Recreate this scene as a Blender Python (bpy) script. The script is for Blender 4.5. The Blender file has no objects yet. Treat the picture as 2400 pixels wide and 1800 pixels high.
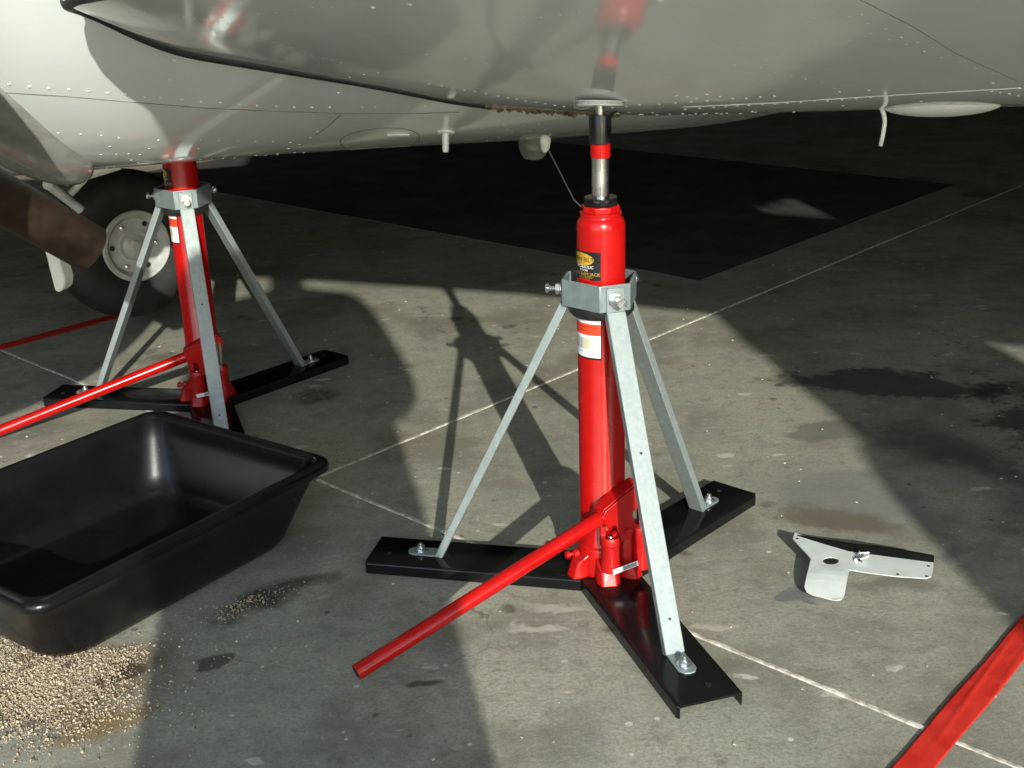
import bpy, bmesh, math, random
import numpy as np
from mathutils import Vector, Matrix, Quaternion
from mathutils.bvhtree import BVHTree

random.seed(7)
S = bpy.context.scene
COL = S.collection
R = math.radians
PI = math.pi

# ------------------------------------------------------------------ camera, sky, sun, exposure
FPX, PITCH, ROLL, CAMH = 2817.6, 0.3490, -0.0327, 0.9836      # focal length in units of a 2400 px wide frame
cam = bpy.data.cameras.new('camera'); co = bpy.data.objects.new('camera', cam); COL.objects.link(co)
cam.sensor_width = 36.0; cam.lens = FPX / 2400 * 36
cam.clip_start = 0.02; cam.clip_end = 500
fw = Vector((0, math.cos(PITCH), -math.sin(PITCH))); rt0 = Vector((1, 0, 0)); up0 = rt0.cross(fw)
RT = rt0 * math.cos(ROLL) + up0 * math.sin(ROLL); UP = up0 * math.cos(ROLL) - rt0 * math.sin(ROLL)
CAMP = Vector((0, 0, CAMH))
co.matrix_world = Matrix(((RT.x, UP.x, -fw.x, 0), (RT.y, UP.y, -fw.y, 0), (RT.z, UP.z, -fw.z, CAMH), (0, 0, 0, 1)))
S.camera = co

SUN_AZ, SUN_EL = R(100.15), R(21.17)                            # compass of the shadows, height of the sun
w = bpy.data.worlds.new('World'); S.world = w; w.use_nodes = True
nt = w.node_tree
sky = nt.nodes.new('ShaderNodeTexSky'); sky.sky_type = 'NISHITA'; sky.sun_disc = False
sky.sun_elevation = SUN_EL; sky.sun_rotation = math.atan2(-math.cos(SUN_AZ), -math.sin(SUN_AZ))
sky.air_density = 1.0; sky.dust_density = 0.6; sky.ozone_density = 2.2
bg = nt.nodes['Background']; bg.inputs['Strength'].default_value = 0.15
nt.links.new(sky.outputs[0], bg.inputs[0])
sl = bpy.data.lights.new('sun', 'SUN'); so = bpy.data.objects.new('sun', sl); COL.objects.link(so)
sl.energy = 2.1; sl.angle = R(0.55); sl.color = (1.0, 0.97, 0.865)
sd = Vector((math.cos(SUN_AZ) * math.cos(SUN_EL), math.sin(SUN_AZ) * math.cos(SUN_EL), -math.sin(SUN_EL)))
so.rotation_euler = sd.to_track_quat('-Z', 'Y').to_euler()
S.view_settings.view_transform = 'Standard'; S.view_settings.look = 'None'
S.cycles.max_bounces = 6; S.cycles.diffuse_bounces = 2; S.cycles.glossy_bounces = 3; S.cycles.transmission_bounces = 4
S.view_settings.exposure = 1.53; S.view_settings.gamma = 1.0

def pix(x, y):                                                  # view direction of a photo pixel (2400 x 1800)
    return (fw + RT * ((x - 1200) / FPX) - UP * ((y - 900) / FPX)).normalized()
def at_z(x, y, z=0.0):
    d = pix(x, y); return CAMP + d * ((z - CAMH) / d.z)
def at_y(x, y, Y):
    d = pix(x, y); return CAMP + d * (Y / d.y)

# ------------------------------------------------------------------ helpers
def tag(o, label=None, cat=None, group=None, kind=None):
    if label: o['label'] = label
    if cat: o['category'] = cat
    if group: o['group'] = group
    if kind: o['kind'] = kind
    return o
def empty(name, loc=(0, 0, 0), rz=0.0, parent=None):
    o = bpy.data.objects.new(name, None); COL.objects.link(o); o.empty_display_size = 0.1
    o.location = loc; o.rotation_euler = (0, 0, rz)
    if parent: o.parent = parent
    return o
class MB:
    def __init__(s): s.v = []; s.f = []
    def add(s, vs, fs):
        k = len(s.v); s.v += [tuple(v) for v in vs]; s.f += [tuple(i + k for i in f) for f in fs]; return s
    def grid(s, P, closeu=False, closev=False):
        n, m = len(P), len(P[0]); vs = [p for r in P for p in r]; fs = []
        for i in range(n if closeu else n - 1):
            for j in range(m if closev else m - 1):
                a = i * m + j; b = i * m + (j + 1) % m; c = ((i + 1) % n) * m + (j + 1) % m; d = ((i + 1) % n) * m + j
                fs.append((a, b, c, d))
        return s.add(vs, fs)
    def box(s, c, size, M=None):
        x, y, z = (q / 2 for q in size)
        vs = [Vector((sx * x, sy * y, sz * z)) for sz in (-1, 1) for sx, sy in ((-1, -1), (1, -1), (1, 1), (-1, 1))]
        if M: vs = [M @ v for v in vs]
        vs = [v + Vector(c) for v in vs]
        return s.add(vs, [(3, 2, 1, 0), (4, 5, 6, 7), (0, 1, 5, 4), (1, 2, 6, 5), (2, 3, 7, 6), (3, 0, 4, 7)])
    def lathe(s, prof, seg=32, o=(0, 0, 0), axis=(0, 0, 1), caps=True, ang0=0.0):
        q = Vector((0, 0, 1)).rotation_difference(Vector(axis).normalized()); o = Vector(o)
        P = [[o + q @ Vector((r * math.cos(ang0 + 2 * PI * k / seg), r * math.sin(ang0 + 2 * PI * k / seg), z)) for k in range(seg)] for r, z in prof]
        k = len(s.v); s.grid(P, closev=True)
        if caps:
            s.f.append(tuple(k + i for i in reversed(range(seg)))); n = k + (len(prof) - 1) * seg
            s.f.append(tuple(n + i for i in range(seg)))
        return s
    def cyl(s, a, b, r, seg=20, r2=None):
        a, b = Vector(a), Vector(b)
        return s.lathe([(r, 0), (r if r2 is None else r2, (b - a).length)], seg, a, b - a)
    def tube(s, pts, r, seg=8):
        pts = [Vector(p) for p in pts]; P = []; u = None
        for i, p in enumerate(pts):
            t = (pts[min(i + 1, len(pts) - 1)] - pts[max(i - 1, 0)]).normalized()
            if u is None: u = t.orthogonal().normalized()
            u = (u - t * u.dot(t)).normalized(); v = t.cross(u)
            ri = r[i] if isinstance(r, (list, tuple)) else r
            P.append([p + u * (ri * math.cos(2 * PI * k / seg)) + v * (ri * math.sin(2 * PI * k / seg)) for k in range(seg)])
        k = len(s.v); s.grid(P, closev=True)
        s.f.append(tuple(k + i for i in reversed(range(seg)))); n = k + (len(pts) - 1) * seg
        s.f.append(tuple(n + i for i in range(seg))); return s
    def prism(s, poly, M, h):                                   # poly in the XY of M, extruded along +Z of M
        n = len(poly); vs = [M @ Vector((x, y, 0)) for x, y in poly] + [M @ Vector((x, y, h)) for x, y in poly]
        return s.add(vs, [tuple(reversed(range(n))), tuple(range(n, 2 * n))] + [(i, (i + 1) % n, n + (i + 1) % n, n + i) for i in range(n)])
    def ell(s, c, r, seg=20, rings=12, M=None):
        P = []
        for i in range(rings + 1):
            th = PI * i / rings; th = min(max(th, 1e-3), PI - 1e-3)
            row = [Vector((r[0] * math.sin(th) * math.cos(2 * PI * k / seg), r[1] * math.sin(th) * math.sin(2 * PI * k / seg), r[2] * math.cos(th))) for k in range(seg)]
            P.append([(M @ v if M else v) + Vector(c) for v in reversed(row)])
        return s.grid(P, closev=True)
    def build(s, name, mat, parent=None, smooth=40, bevel=0.0, seg=2, fix=True):
        me = bpy.data.meshes.new(name); me.from_pydata(s.v, [], s.f)
        if fix:
            bm = bmesh.new(); bm.from_mesh(me); bmesh.ops.recalc_face_normals(bm, faces=bm.faces); bm.to_mesh(me); bm.free()
        return link(name, me, mat, parent, smooth, bevel, seg)
def link(name, me, mat, parent=None, smooth=40, bevel=0.0, seg=2):
    me.shade_smooth()
    if smooth < 180: me.set_sharp_from_angle(angle=R(smooth))
    if mat: me.materials.append(mat)
    o = bpy.data.objects.new(name, me); COL.objects.link(o)
    if parent: o.parent = parent
    if bevel:
        b = o.modifiers.new('bevel', 'BEVEL'); b.width = bevel; b.segments = seg; b.limit_method = 'ANGLE'; b.angle_limit = R(40)
        b.harden_normals = False
    return o
def frame(o, x, z):                                             # matrix with the given x and z axes
    z = Vector(z).normalized(); x = Vector(x); x = (x - z * x.dot(z)).normalized(); y = z.cross(x)
    return Matrix(((x.x, y.x, z.x, o[0]), (x.y, y.y, z.y, o[1]), (x.z, y.z, z.z, o[2]), (0, 0, 0, 1)))
def hexpts(r, ph=0.0, n=6): return [(r * math.cos(ph + 2 * PI * k / n), r * math.sin(ph + 2 * PI * k / n)) for k in range(n)]

# ------------------------------------------------------------------ materials
class NT:
    def __init__(s, name):
        s.m = bpy.data.materials.new(name); s.m.use_nodes = True; s.t = s.m.node_tree; s.n = s.t.nodes
        s.b = s.n['Principled BSDF']; s.pos = s.n.new('ShaderNodeNewGeometry').outputs['Position']
    def L(s, a, b): s.t.links.new(a, b)
    def put(s, sock, v):
        if isinstance(v, bpy.types.NodeSocket): s.L(v, sock)
        else: sock.default_value = v
    def math(s, op, a, b=0.0, clamp=False):
        n = s.n.new('ShaderNodeMath'); n.operation = op; n.use_clamp = clamp; s.put(n.inputs[0], a); s.put(n.inputs[1], b); return n.outputs[0]
    def vmath(s, op, a, b=(0, 0, 0)):
        n = s.n.new('ShaderNodeVectorMath'); n.operation = op; s.put(n.inputs[0], a)
        if op == 'SCALE': s.put(n.inputs['Scale'], b)
        else: s.put(n.inputs[1], b)
        return n.outputs['Value'] if op in ('LENGTH', 'DOT_PRODUCT', 'DISTANCE') else n.outputs['Vector']
    def mapping(s, v, loc=(0, 0, 0), rot=(0, 0, 0), scale=(1, 1, 1)):
        n = s.n.new('ShaderNodeMapping'); s.L(v, n.inputs[0]); n.inputs[1].default_value = loc; n.inputs[2].default_value = rot; n.inputs[3].default_value = scale
        return n.outputs[0]
    def noise(s, v, scale, detail=4.0, rough=0.55, dist=0.0, col=False):
        n = s.n.new('ShaderNodeTexNoise'); s.L(v, n.inputs['Vector']); n.inputs['Scale'].default_value = scale; n.inputs['Detail'].default_value = detail
        n.inputs['Roughness'].default_value = rough; n.inputs['Distortion'].default_value = dist
        return n.outputs['Color'] if col else n.outputs['Fac']
    def voro(s, v, scale, feature='F1', out='Distance'):
        n = s.n.new('ShaderNodeTexVoronoi'); n.feature = feature; s.L(v, n.inputs['Vector']); n.inputs['Scale'].default_value = scale
        return n.outputs[out] if out else n
    def ramp(s, v, a, b, c=0.0, d=1.0, smooth=True):
        n = s.n.new('ShaderNodeMapRange'); n.interpolation_type = 'SMOOTHSTEP' if smooth else 'LINEAR'
        s.L(v, n.inputs[0]); n.inputs[1].default_value = a; n.inputs[2].default_value = b; n.inputs[3].default_value = c; n.inputs[4].default_value = d
        return n.outputs[0]
    def mix(s, f, a, b, mode='MIX'):
        n = s.n.new('ShaderNodeMix'); n.data_type = 'RGBA'; n.blend_type = mode; s.put(n.inputs[0], f)
        for k, v in ((6, a), (7, b)): s.put(n.inputs[k], v if isinstance(v, bpy.types.NodeSocket) else (*v, 1.0))
        return n.outputs[2]
    def bump(s, h, strength=0.3, dist=0.002, prev=None):
        n = s.n.new('ShaderNodeBump'); n.inputs['Strength'].default_value = strength; n.inputs['Distance'].default_value = dist; s.L(h, n.inputs['Height'])
        if prev: s.L(prev, n.inputs['Normal'])
        return n.outputs[0]
    def set(s, **k):
        for a, v in k.items():
            sock = s.b.inputs[a.replace('_', ' ')]
            if not isinstance(v, bpy.types.NodeSocket) and sock.type == 'RGBA' and len(v) == 3: v = (*v, 1.0)
            s.put(sock, v)
        return s
def paint(name, c, rough=0.35, metal=0.0, var=0.12, nscale=30.0, rvar=0.1, bump=0.0, bscale=200.0, coat=0.0, spec=0.5, obj=True):
    t = NT(name)
    v = t.n.new('ShaderNodeTexCoord').outputs['Object'] if obj else t.pos
    f = t.noise(v, nscale, 5.0); lo = tuple(x * (1 - var) for x in c); hi = tuple(min(x * (1 + var), 1.0) for x in c)
    t.set(Base_Color=t.mix(t.ramp(f, .3, .7), lo, hi), Roughness=t.ramp(t.noise(v, nscale * .6, 3.0), .3, .7, max(rough - rvar, .02), rough + rvar),
          Metallic=metal, Coat_Weight=coat, Coat_Roughness=0.08, Specular_IOR_Level=spec)
    if bump: t.L(t.bump(t.noise(v, bscale, 3.0), bump, 0.001), t.b.inputs['Normal'])
    return t.m
RED = paint('red_enamel', (0.37, 0.0035, 0.003), 0.24, var=.08, rvar=.05, bump=.05, bscale=60, coat=.0, spec=.4)
RED_CAST = paint('red_cast_enamel', (0.37, 0.004, 0.0035), 0.33, var=.1, rvar=.06, bump=.4, bscale=150, coat=.0, spec=.4)
BLACK = paint('black_gloss_enamel', (0.006, 0.006, 0.007), 0.13, var=.3, nscale=14, rvar=.05, bump=.04, bscale=90, coat=.0, spec=.3)
RUBBER = paint('black_rubber', (0.012, 0.012, 0.012), 0.55, var=.3)
TYRE = paint('tyre_rubber', (0.008, 0.008, 0.008), 0.75, var=.3, bump=.3)
ZINC = paint('zinc_plate', (0.25, 0.29, 0.29), 0.48, metal=.4, var=.07, nscale=130, rvar=.10, bump=.12, bscale=260)
COLLARM = paint('grey_plated_steel', (0.22, 0.265, 0.27), 0.42, metal=.45, var=.12, nscale=60, rvar=.1, bump=.1, bscale=260)
BOLTM = paint('bright_zinc_bolt', (0.72, 0.75, 0.74), 0.24, metal=.95, var=.1, nscale=90)
CHROME = paint('ground_steel', (0.62, 0.61, 0.57), 0.22, metal=1.0, var=.08, nscale=40)
DARKHOLE = paint('dark_bore', (0.01, 0.01, 0.01), 0.7)
WHITEP = paint('white_printed_vinyl', (0.78, 0.78, 0.77), 0.35, var=.03)
BLACKV = paint('black_printed_vinyl', (0.009, 0.009, 0.009), 0.32, var=.1)
ORANGEV = paint('orange_printed_vinyl', (0.75, 0.055, 0.018), 0.35, var=.05)
GOLDV = paint('gold_printed_vinyl', (0.52, 0.33, 0.045), 0.3, metal=.3, var=.2)
GREYV = paint('grey_printed_vinyl', (0.25, 0.25, 0.27), 0.4, var=.1)
STRAWV = paint('pale_straw_vinyl', (0.55, 0.53, 0.36), 0.4, var=.1)
WHITEALU = paint('white_painted_alloy', (0.70, 0.72, 0.68), 0.3, var=.04, nscale=12)
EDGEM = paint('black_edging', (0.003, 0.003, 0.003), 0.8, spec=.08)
BRACKM = paint('grey_white_bracket_paint', (0.52, 0.56, 0.54), 0.4, var=.06, nscale=30)
HUBM = paint('grey_white_wheel_paint', (0.36, 0.37, 0.355), 0.45, var=.15, nscale=25)
GEARM = paint('grey_gear_paint', (0.42, 0.44, 0.44), 0.4, var=.15)
TRAYM = paint('black_moulded_plastic', (0.005, 0.005, 0.006), 0.26, var=.2, nscale=18, rvar=.02, bump=.10, bscale=420, spec=.32)
SHADEM = paint('shade_hangar_sheeting', (0.03, 0.033, 0.036), 0.7)
CLOTH = paint('dark_cotton', (0.05, 0.06, 0.09), 0.9); SKINM = paint('skin', (0.45, 0.27, 0.2), 0.55); HAIRM = paint('brown_hair', (0.04, 0.025, 0.015), 0.6)

def m_skin():
    t = NT('white_aircraft_paint')
    n1 = t.noise(t.pos, 2.2, 3.0); n2 = t.noise(t.pos, 9.0, 5.0); st = t.noise(t.mapping(t.pos, scale=(1.5, 9, 9)), 3.0, 6.0)
    c = t.mix(t.ramp(n1, .3, .7), (0.64, 0.695, 0.675), (0.70, 0.75, 0.725))
    c = t.mix(t.math('MULTIPLY', t.ramp(st, .55, .8), .22), c, (0.50, 0.49, 0.43))
    t.set(Base_Color=c, Roughness=t.ramp(n2, .3, .75, .075, .17), Coat_Weight=.35, Coat_Roughness=.06, Specular_IOR_Level=.5)
    b = t.bump(t.noise(t.pos, 7.0, 2.0), .06, .010); b = t.bump(t.noise(t.pos, 260, 2.0), .05, .001, b)
    t.L(b, t.b.inputs['Normal']); t.L(t.bump(t.noise(t.pos, 7.0, 2.0), .05, .010), t.b.inputs['Coat Normal']); return t.m
SKIN = m_skin()
def m_cowl():  # streaked mid grey, darker than the white skin
    t = NT('streaky_grey_aircraft_paint'); st = t.noise(t.mapping(t.pos, scale=(9, 2, 9)), 3.0, 6.0)
    t.set(Base_Color=t.mix(t.ramp(st, .35, .7), (0.36, 0.365, 0.34), (0.27, 0.27, 0.25)), Roughness=.15, Coat_Weight=.5, Coat_Roughness=.06); return t.m
COWLM = m_cowl()
def m_pipe():
    t = NT('heat_stained_exhaust_steel'); n = t.noise(t.pos, 14, 8.0, .65); n2 = t.noise(t.mapping(t.pos, scale=(3, 3, 12)), 6, 5.0)
    c = t.mix(t.ramp(n, .35, .65), (0.026, 0.019, 0.015), (0.058, 0.036, 0.024)); c = t.mix(t.ramp(n2, .5, .75, 0, .5), c, (0.085, 0.06, 0.045))
    t.set(Base_Color=c, Roughness=t.ramp(n, .3, .7, .45, .7), Metallic=.45); t.L(t.bump(n, .3, .002), t.b.inputs['Normal']); return t.m
PIPEM = m_pipe()
def m_glass():
    t = NT('frosted_lens_glass'); t.set(Base_Color=(0.36, 0.37, 0.33), Roughness=.3, Transmission_Weight=.8, IOR=1.45); return t.m
LENSM = m_glass()
def m_tape():
    t = NT('red_marking_tape'); n = t.noise(t.pos, 22, 6.0, .6)
    c = t.mix(t.ramp(n, .3, .7), (0.50, 0.018, 0.012), (0.62, 0.035, 0.022)); c = t.mix(t.math('MULTIPLY', t.ramp(t.noise(t.pos, 60, 6.0), .6, .8), .35), c, (0.40, 0.24, 0.16))
    t.set(Base_Color=c, Roughness=.38); t.L(t.bump(t.noise(t.pos, 40, 4.0), .35, .002), t.b.inputs['Normal']); return t.m
TAPEM = m_tape()
def m_seal():
    t = NT('white_joint_sealant'); n = t.noise(t.pos, 70, 5.0)
    t.set(Base_Color=t.mix(t.ramp(n, .35, .65), (0.34, 0.31, 0.25), (0.66, 0.63, 0.55)), Roughness=.8); t.L(t.bump(n, .5, .003), t.b.inputs['Normal']); return t.m
SEALM = m_seal()
def m_perished():
    t = NT('perished_brown_adhesive'); n = t.noise(t.pos, 60, 6.0, .7)
    c = t.mix(t.ramp(n, .35, .6), (0.022, 0.017, 0.011), (0.17, 0.12, 0.06)); t.set(Base_Color=c, Roughness=.7); t.L(t.bump(n, .8, .004), t.b.inputs['Normal']); return t.m
PERISH = m_perished()
def m_concrete():
    t = NT('stained_concrete'); p = t.pos
    warp = t.vmath('SUBTRACT', t.noise(p, 11.0, 3.0, .6, col=True), (.5, .5, .5)); pw = t.vmath('ADD', p, t.vmath('SCALE', warp, .10))
    big = t.noise(p, 1.1, 2.0, .6); mid = t.noise(p, 6.0, 4.0, .62); strk = t.noise(t.mapping(pw, rot=(0, 0, R(8)), scale=(1.0, 2.2, 1)), 13.0, 4.0, .7)
    mott = t.noise(p, 42, 3.0, .68); fine = t.noise(p, 160, 2.0, .7); rag = t.ramp(t.noise(p, 60, 2.0, .7), .25, .65, .35, 1.0)
    c = t.mix(t.ramp(big, .3, .7), (0.302, 0.297, 0.234), (0.368, 0.360, 0.285))
    c = t.mix(t.ramp(mid, .42, .72, 0, .75), c, (0.215, 0.217, 0.192))
    c = t.mix(t.ramp(t.noise(p, 2.9, 3.0, .65), .46, .66, 0, .8), c, (0.165, 0.150, 0.112))
    c = t.mix(t.ramp(strk, .52, .74, 0, .6), c, (0.160, 0.152, 0.115)); c = t.mix(t.ramp(mott, .52, .72, 0, .6), c, (0.150, 0.145, 0.118)); c = t.mix(t.ramp(mott, .44, .28, 0, .6), c, (0.40, 0.395, 0.335))
    c = t.mix(t.ramp(strk, .44, .28, 0, .5), c, (0.385, 0.380, 0.315))
    c = t.mix(t.ramp(fine, .38, .68, 0, .5), c, (0.165, 0.160, 0.130))
    gr = t.noise(p, 420, 1.0, .6)
    c = t.mix(t.ramp(gr, .52, .75, 0, .35), c, (0.16, 0.145, 0.12)); c = t.mix(t.ramp(gr, .46, .25, 0, .3), c, (0.46, 0.44, 0.38))
    # rust and oil drips of many sizes
    def spots(scale, rmin, rmax, col, amt, off, warpk=.05, keep=.5, st=(1, 1, 1)):
        nonlocal c
        q = t.mapping(t.vmath('ADD', p, t.vmath('SCALE', warp, warpk)), loc=off, scale=st)
        v = t.voro(q, scale, out=None); rnd = t.n.new('ShaderNodeSeparateColor'); t.L(v.outputs['Color'], rnd.inputs[0])
        rad = t.math('MULTIPLY', t.ramp(rnd.outputs[0], keep, 1.0, 0.0, 1.0, False), rmax * scale)
        f = t.math('MULTIPLY', t.math('SUBTRACT', rad, v.outputs['Distance']), 1 / (rmin * scale), True)
        c = t.mix(t.math('MULTIPLY', t.math('MULTIPLY', f, rag), amt), c, col)
    spots(2.6, .025, .085, (0.075, 0.069, 0.056), .9, (3.1, 1.7, 0), .06, .2); spots(4.1, .02, .05, (0.10, 0.090, 0.068), .75, (5.3, 2.9, 0), .05, .3)
    spots(6.5, .008, .026, (0.085, 0.075, 0.058), .8, (0.3, 5.1, 0), .03, .5)
    spots(20, .003, .008, (0.045, 0.04, 0.034), .85, (7.3, 2.2, 0), .01, .55)
    spots(9.0, .004, .024, (0.56, 0.54, 0.47), .75, (1.9, 8.2, 0), .06, .42, (1.0, 2.2, 1))
    spots(24, .002, .006, (0.70, 0.68, 0.62), .8, (4.4, 4.9, 0), .012, .6)
    spots(3.7, .012, .022, (0.25, 0.14, 0.05), .6, (9.4, 3.3, 0), .03, .72)
    # hairline cracks
    cr = t.voro(t.vmath('ADD', p, t.vmath('SCALE', warp, .11)), 1.1, 'DISTANCE_TO_EDGE')
    crm = t.math('MULTIPLY', t.ramp(cr, .0026, .0006), t.ramp(big, .50, .62))
    c = t.mix(t.math('MULTIPLY', crm, .55), c, (0.05, 0.045, 0.04))
    # individual stains: centre, radii, turn, colour, amount, softness
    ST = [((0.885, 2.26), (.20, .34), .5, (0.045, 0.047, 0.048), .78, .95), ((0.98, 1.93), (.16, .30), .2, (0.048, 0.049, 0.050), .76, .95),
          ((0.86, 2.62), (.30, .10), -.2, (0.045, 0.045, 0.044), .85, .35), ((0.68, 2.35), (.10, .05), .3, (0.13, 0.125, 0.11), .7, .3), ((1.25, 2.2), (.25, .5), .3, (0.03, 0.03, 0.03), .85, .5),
          ((0.60, 2.02), (.17, .20), .6, (0.17, 0.168, 0.165), .72, .5), ((0.56, 1.93), (.14, .06), -.35, (0.11, 0.085, 0.045), .62, .6),
          ((0.445, 1.675), (.055, .030), 0, (0.13, 0.13, 0.135), .85, .35), ((0.60, 1.70), (.09, .035), 0, (0.15, 0.14, 0.115), .7, .6), ((0.73, 1.79), (.06, .03), .5, (0.12, 0.12, 0.12), .6, .6),
          ((-0.455, 1.545), (.034, .026), .3, (0.075, 0.068, 0.055), .9, .45), ((-0.145, 1.465), (.030, .016), .2, (0.075, 0.066, 0.052), .9, .5), ((-0.50, 1.28), (.035, .03), 0, (0.09, 0.08, 0.06), .8, .5),
          ((-0.43, 1.71), (.125, .055), .75, (0.045, 0.040, 0.032), .9, .8), ((-0.345, 1.775), (.06, .028), .4, (0.06, 0.052, 0.04), .8, .8),
          ((-0.66, 1.48), (.24, .15), .4, (0.13, 0.10, 0.06), .65, .8), ((-0.58, 1.40), (.10, .05), .5, (0.20, 0.135, 0.05), .75, .7), ((-0.66, 1.46), (.11, .07), .3, (0.17, 0.12, 0.06), .6, .6), ((-0.60, 1.52), (.06, .03), .3, (0.04, 0.025, 0.015), .8, .6),
          ((0.30, 1.60), (.05, .012), .1, (0.46, 0.44, 0.37), .7, .6), ((0.02, 1.60), (.055, .02), -.2, (0.46, 0.44, 0.37), .8, .5), ((0.06, 1.67), (.06, .02), -.1, (0.45, 0.43, 0.36), .6, .5),
          ((-0.55, 3.75), (.55, .12), -.4, (0.14, 0.13, 0.11), .5, .7)]
    for (cx, cy), (rx, ry), a, col, amt, soft in ST:
        q = t.mapping(t.vmath('ADD', pw, (-cx, -cy, 0)), rot=(0, 0, -a)); q = t.vmath('MULTIPLY', q, (1 / rx, 1 / ry, 0.0))
        d = t.math('ADD', t.vmath('LENGTH', q), t.math('ADD', t.ramp(mid, .3, .7, -.35, .35, False), t.ramp(mott, .3, .7, -.16, .16, False)))
        c = t.mix(t.ramp(d, 1.0, 1.0 - soft, 0, amt), c, col)
    t.set(Base_Color=c, Roughness=t.ramp(mid, .3, .7, .62, .86), Specular_IOR_Level=.35)
    b = t.bump(t.noise(p, 85, 2.0, .7), .35, .002)
    t.L(b, t.b.inputs['Normal']); return t.m
CONC = m_concrete()
def m_mat():
    t = NT('worn_black_rubber_sheet'); n = t.noise(t.pos, 5, 6.0, .6); g = t.noise(t.pos, 240, 3.0)
    c = t.mix(t.ramp(n, .3, .7), (0.036, 0.037, 0.037), (0.075, 0.073, 0.068)); c = t.mix(t.ramp(g, .58, .8, 0, .5), c, (0.20, 0.19, 0.17))
    t.set(Base_Color=c, Roughness=.8, Specular_IOR_Level=.25); t.L(t.bump(g, .3, .002), t.b.inputs['Normal']); return t.m
MATM = m_mat()
def m_granule():
    t = NT('vermiculite_granules'); oi = t.n.new('ShaderNodeNewGeometry'); n = t.noise(t.pos, 330, 1.0, .5)
    c = t.mix(t.ramp(n, .30, .66), (0.09, 0.055, 0.028), (0.54, 0.45, 0.31)); c = t.mix(t.ramp(t.noise(t.pos, 21, 3.0, .6), .56, .70, 0, .8), c, (0.06, 0.035, 0.02)); t.set(Base_Color=c, Roughness=.42); return t.m
GRANM = m_granule()

# ------------------------------------------------------------------ ground: slabs, joints
JX, JY, JA, SLAB = -0.3996, 2.1906, 0.8201, 6.0
ju = Vector((math.cos(JA), math.sin(JA), 0)); jv = Vector((-ju.y, ju.x, 0)); J0 = Vector((JX, JY, 0))
ground = MB().box((0, 10, -0.2), (160, 160, 0.2)).build('ground', CONC); tag(ground, kind='structure')
g = 0.004
for i in range(-2, 3):
    for j in range(-2, 3):
        m = MB(); c0 = J0 + ju * (i * SLAB) + jv * (j * SLAB)
        M = frame(c0 + Vector((0, 0, -0.09)), ju, (0, 0, 1))
        m.prism([(g, g), (SLAB - g, g), (SLAB - g, SLAB - g), (g, SLAB - g)], M, 0.09)
        m.build('concrete_slab', CONC, ground, bevel=0.0015, seg=1)
def sealant(o, d, n0, n1, wid, lift, step=.02):
    m = MB(); q = d.cross(Vector((0, 0, 1))).normalized(); rows = []
    k = int((n1 - n0) / step)
    for i in range(k + 1):
        s_ = n0 + (n1 - n0) * i / k; wob = (math.sin(s_ * 9) * .4 + random.uniform(-1, 1)) * .0006; ww = wid * random.uniform(.8, 1.15); hh = lift * random.uniform(.5, 1.2)
        p = o + d * s_ + q * wob
        rows.append([p - q * ww + Vector((0, 0, -.004)), p - q * ww * .7 + Vector((0, 0, hh * .7)), p + Vector((0, 0, hh)), p + q * ww * .7 + Vector((0, 0, hh * .7)), p + q * ww + Vector((0, 0, -.004))])
    return m.grid(rows).build('joint_sealant', SEALM, ground, smooth=60)
sealant(J0, jv, -2.2, -0.01, .0050, .0022); sealant(J0, jv, 0.01, 2.4, .0042, .0010); sealant(J0, ju, 0.01, 5.5, .0036, .0006); sealant(J0, ju, -2.0, -0.01, .0036, .0006)

# black mat behind the jacks, squared up with the slabs
mc = Vector((0.586, 3.566, 0))
M = frame(mc + Vector((0, 0, .0005)), ju, (0, 0, 1)); m = MB().prism([(0, 0), (1.86, 0), (1.86, 3.3), (0, 3.3)], M, .0035)
mt = m.build('rubber_mat', MATM, bevel=.001, seg=1); tag(mt, 'large black rectangular mat lying on the shaded concrete behind the red jack', 'mat')

# unseen shell added to keep sky off the far floor, open towards the sun
hg = empty('shade_hangar', (0, 8, 0)); tag(hg, 'unseen dark sheet metal shell added to shade the far floor', 'shade_hangar')
for nm, c, sz in (('shade_roof', (0, 9.0, 3.75), (11.2, 20.4, .15)), ('shade_wall', (0, 19.1, 1.85), (10.7, .15, 3.65)), ('shade_wall', (-5.5, 8.0, 1.85), (.15, 22.4, 3.65)), ('shade_wall', (5.5, 8.0, 1.85), (.15, 22.4, 3.65))):
    o = MB().box((c[0], c[1] - 8, c[2]), sz).build(nm, SHADEM, hg)

# ------------------------------------------------------------------ aircraft skins
C0 = Vector((0.139, 1.754)); DA = Vector((0.89, -0.456)); DB = Vector((-0.456, -0.89))
def prof(p, a):
    q = min(p, .42); z = .771 + .32 * q + (.10 if q > 0 else .45) * q * q; b = q
    if p > .42:
        th = math.atan(.32 + .20 * .42); n = 30; ds = (p - .42) / n
        for i in range(n):
            s_ = ds * (i + .5); t_ = min(th + max(0.0, s_ - .55) * 2.0, R(92)); b += ds * math.cos(t_); z += ds * math.sin(t_)
    z += (.07 * a * a + 1.5 * max(0, -a - .6) ** 2 if a < 0 else .054 * a if a < 1 else .054)
    return b, z
def near_pt(a, p):
    b, z = prof(p, a); q = C0 + DA * a + DB * b; return Vector((q.x, q.y, z))
B0 = ([-.755, -.745, -.70, -.64, -.58, -.49, -.40, -.36, -.32, -.28, -.23, -.15, -.05, .1, .3, 6.0], [.225, .20, .165, .147, .133, .10, .06, .032, -.005, -.085, -.15, -.19, -.3, -.5, -.7, -.7])
P1 = ([-.755, -.745, -.70, -.60, -.50, -.30, -.20, -.10, .05, .25, 6.0], [.226, .235, .30, .40, .45, .48, .52, .65, 1.4, 3.95, 3.95])
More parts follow.
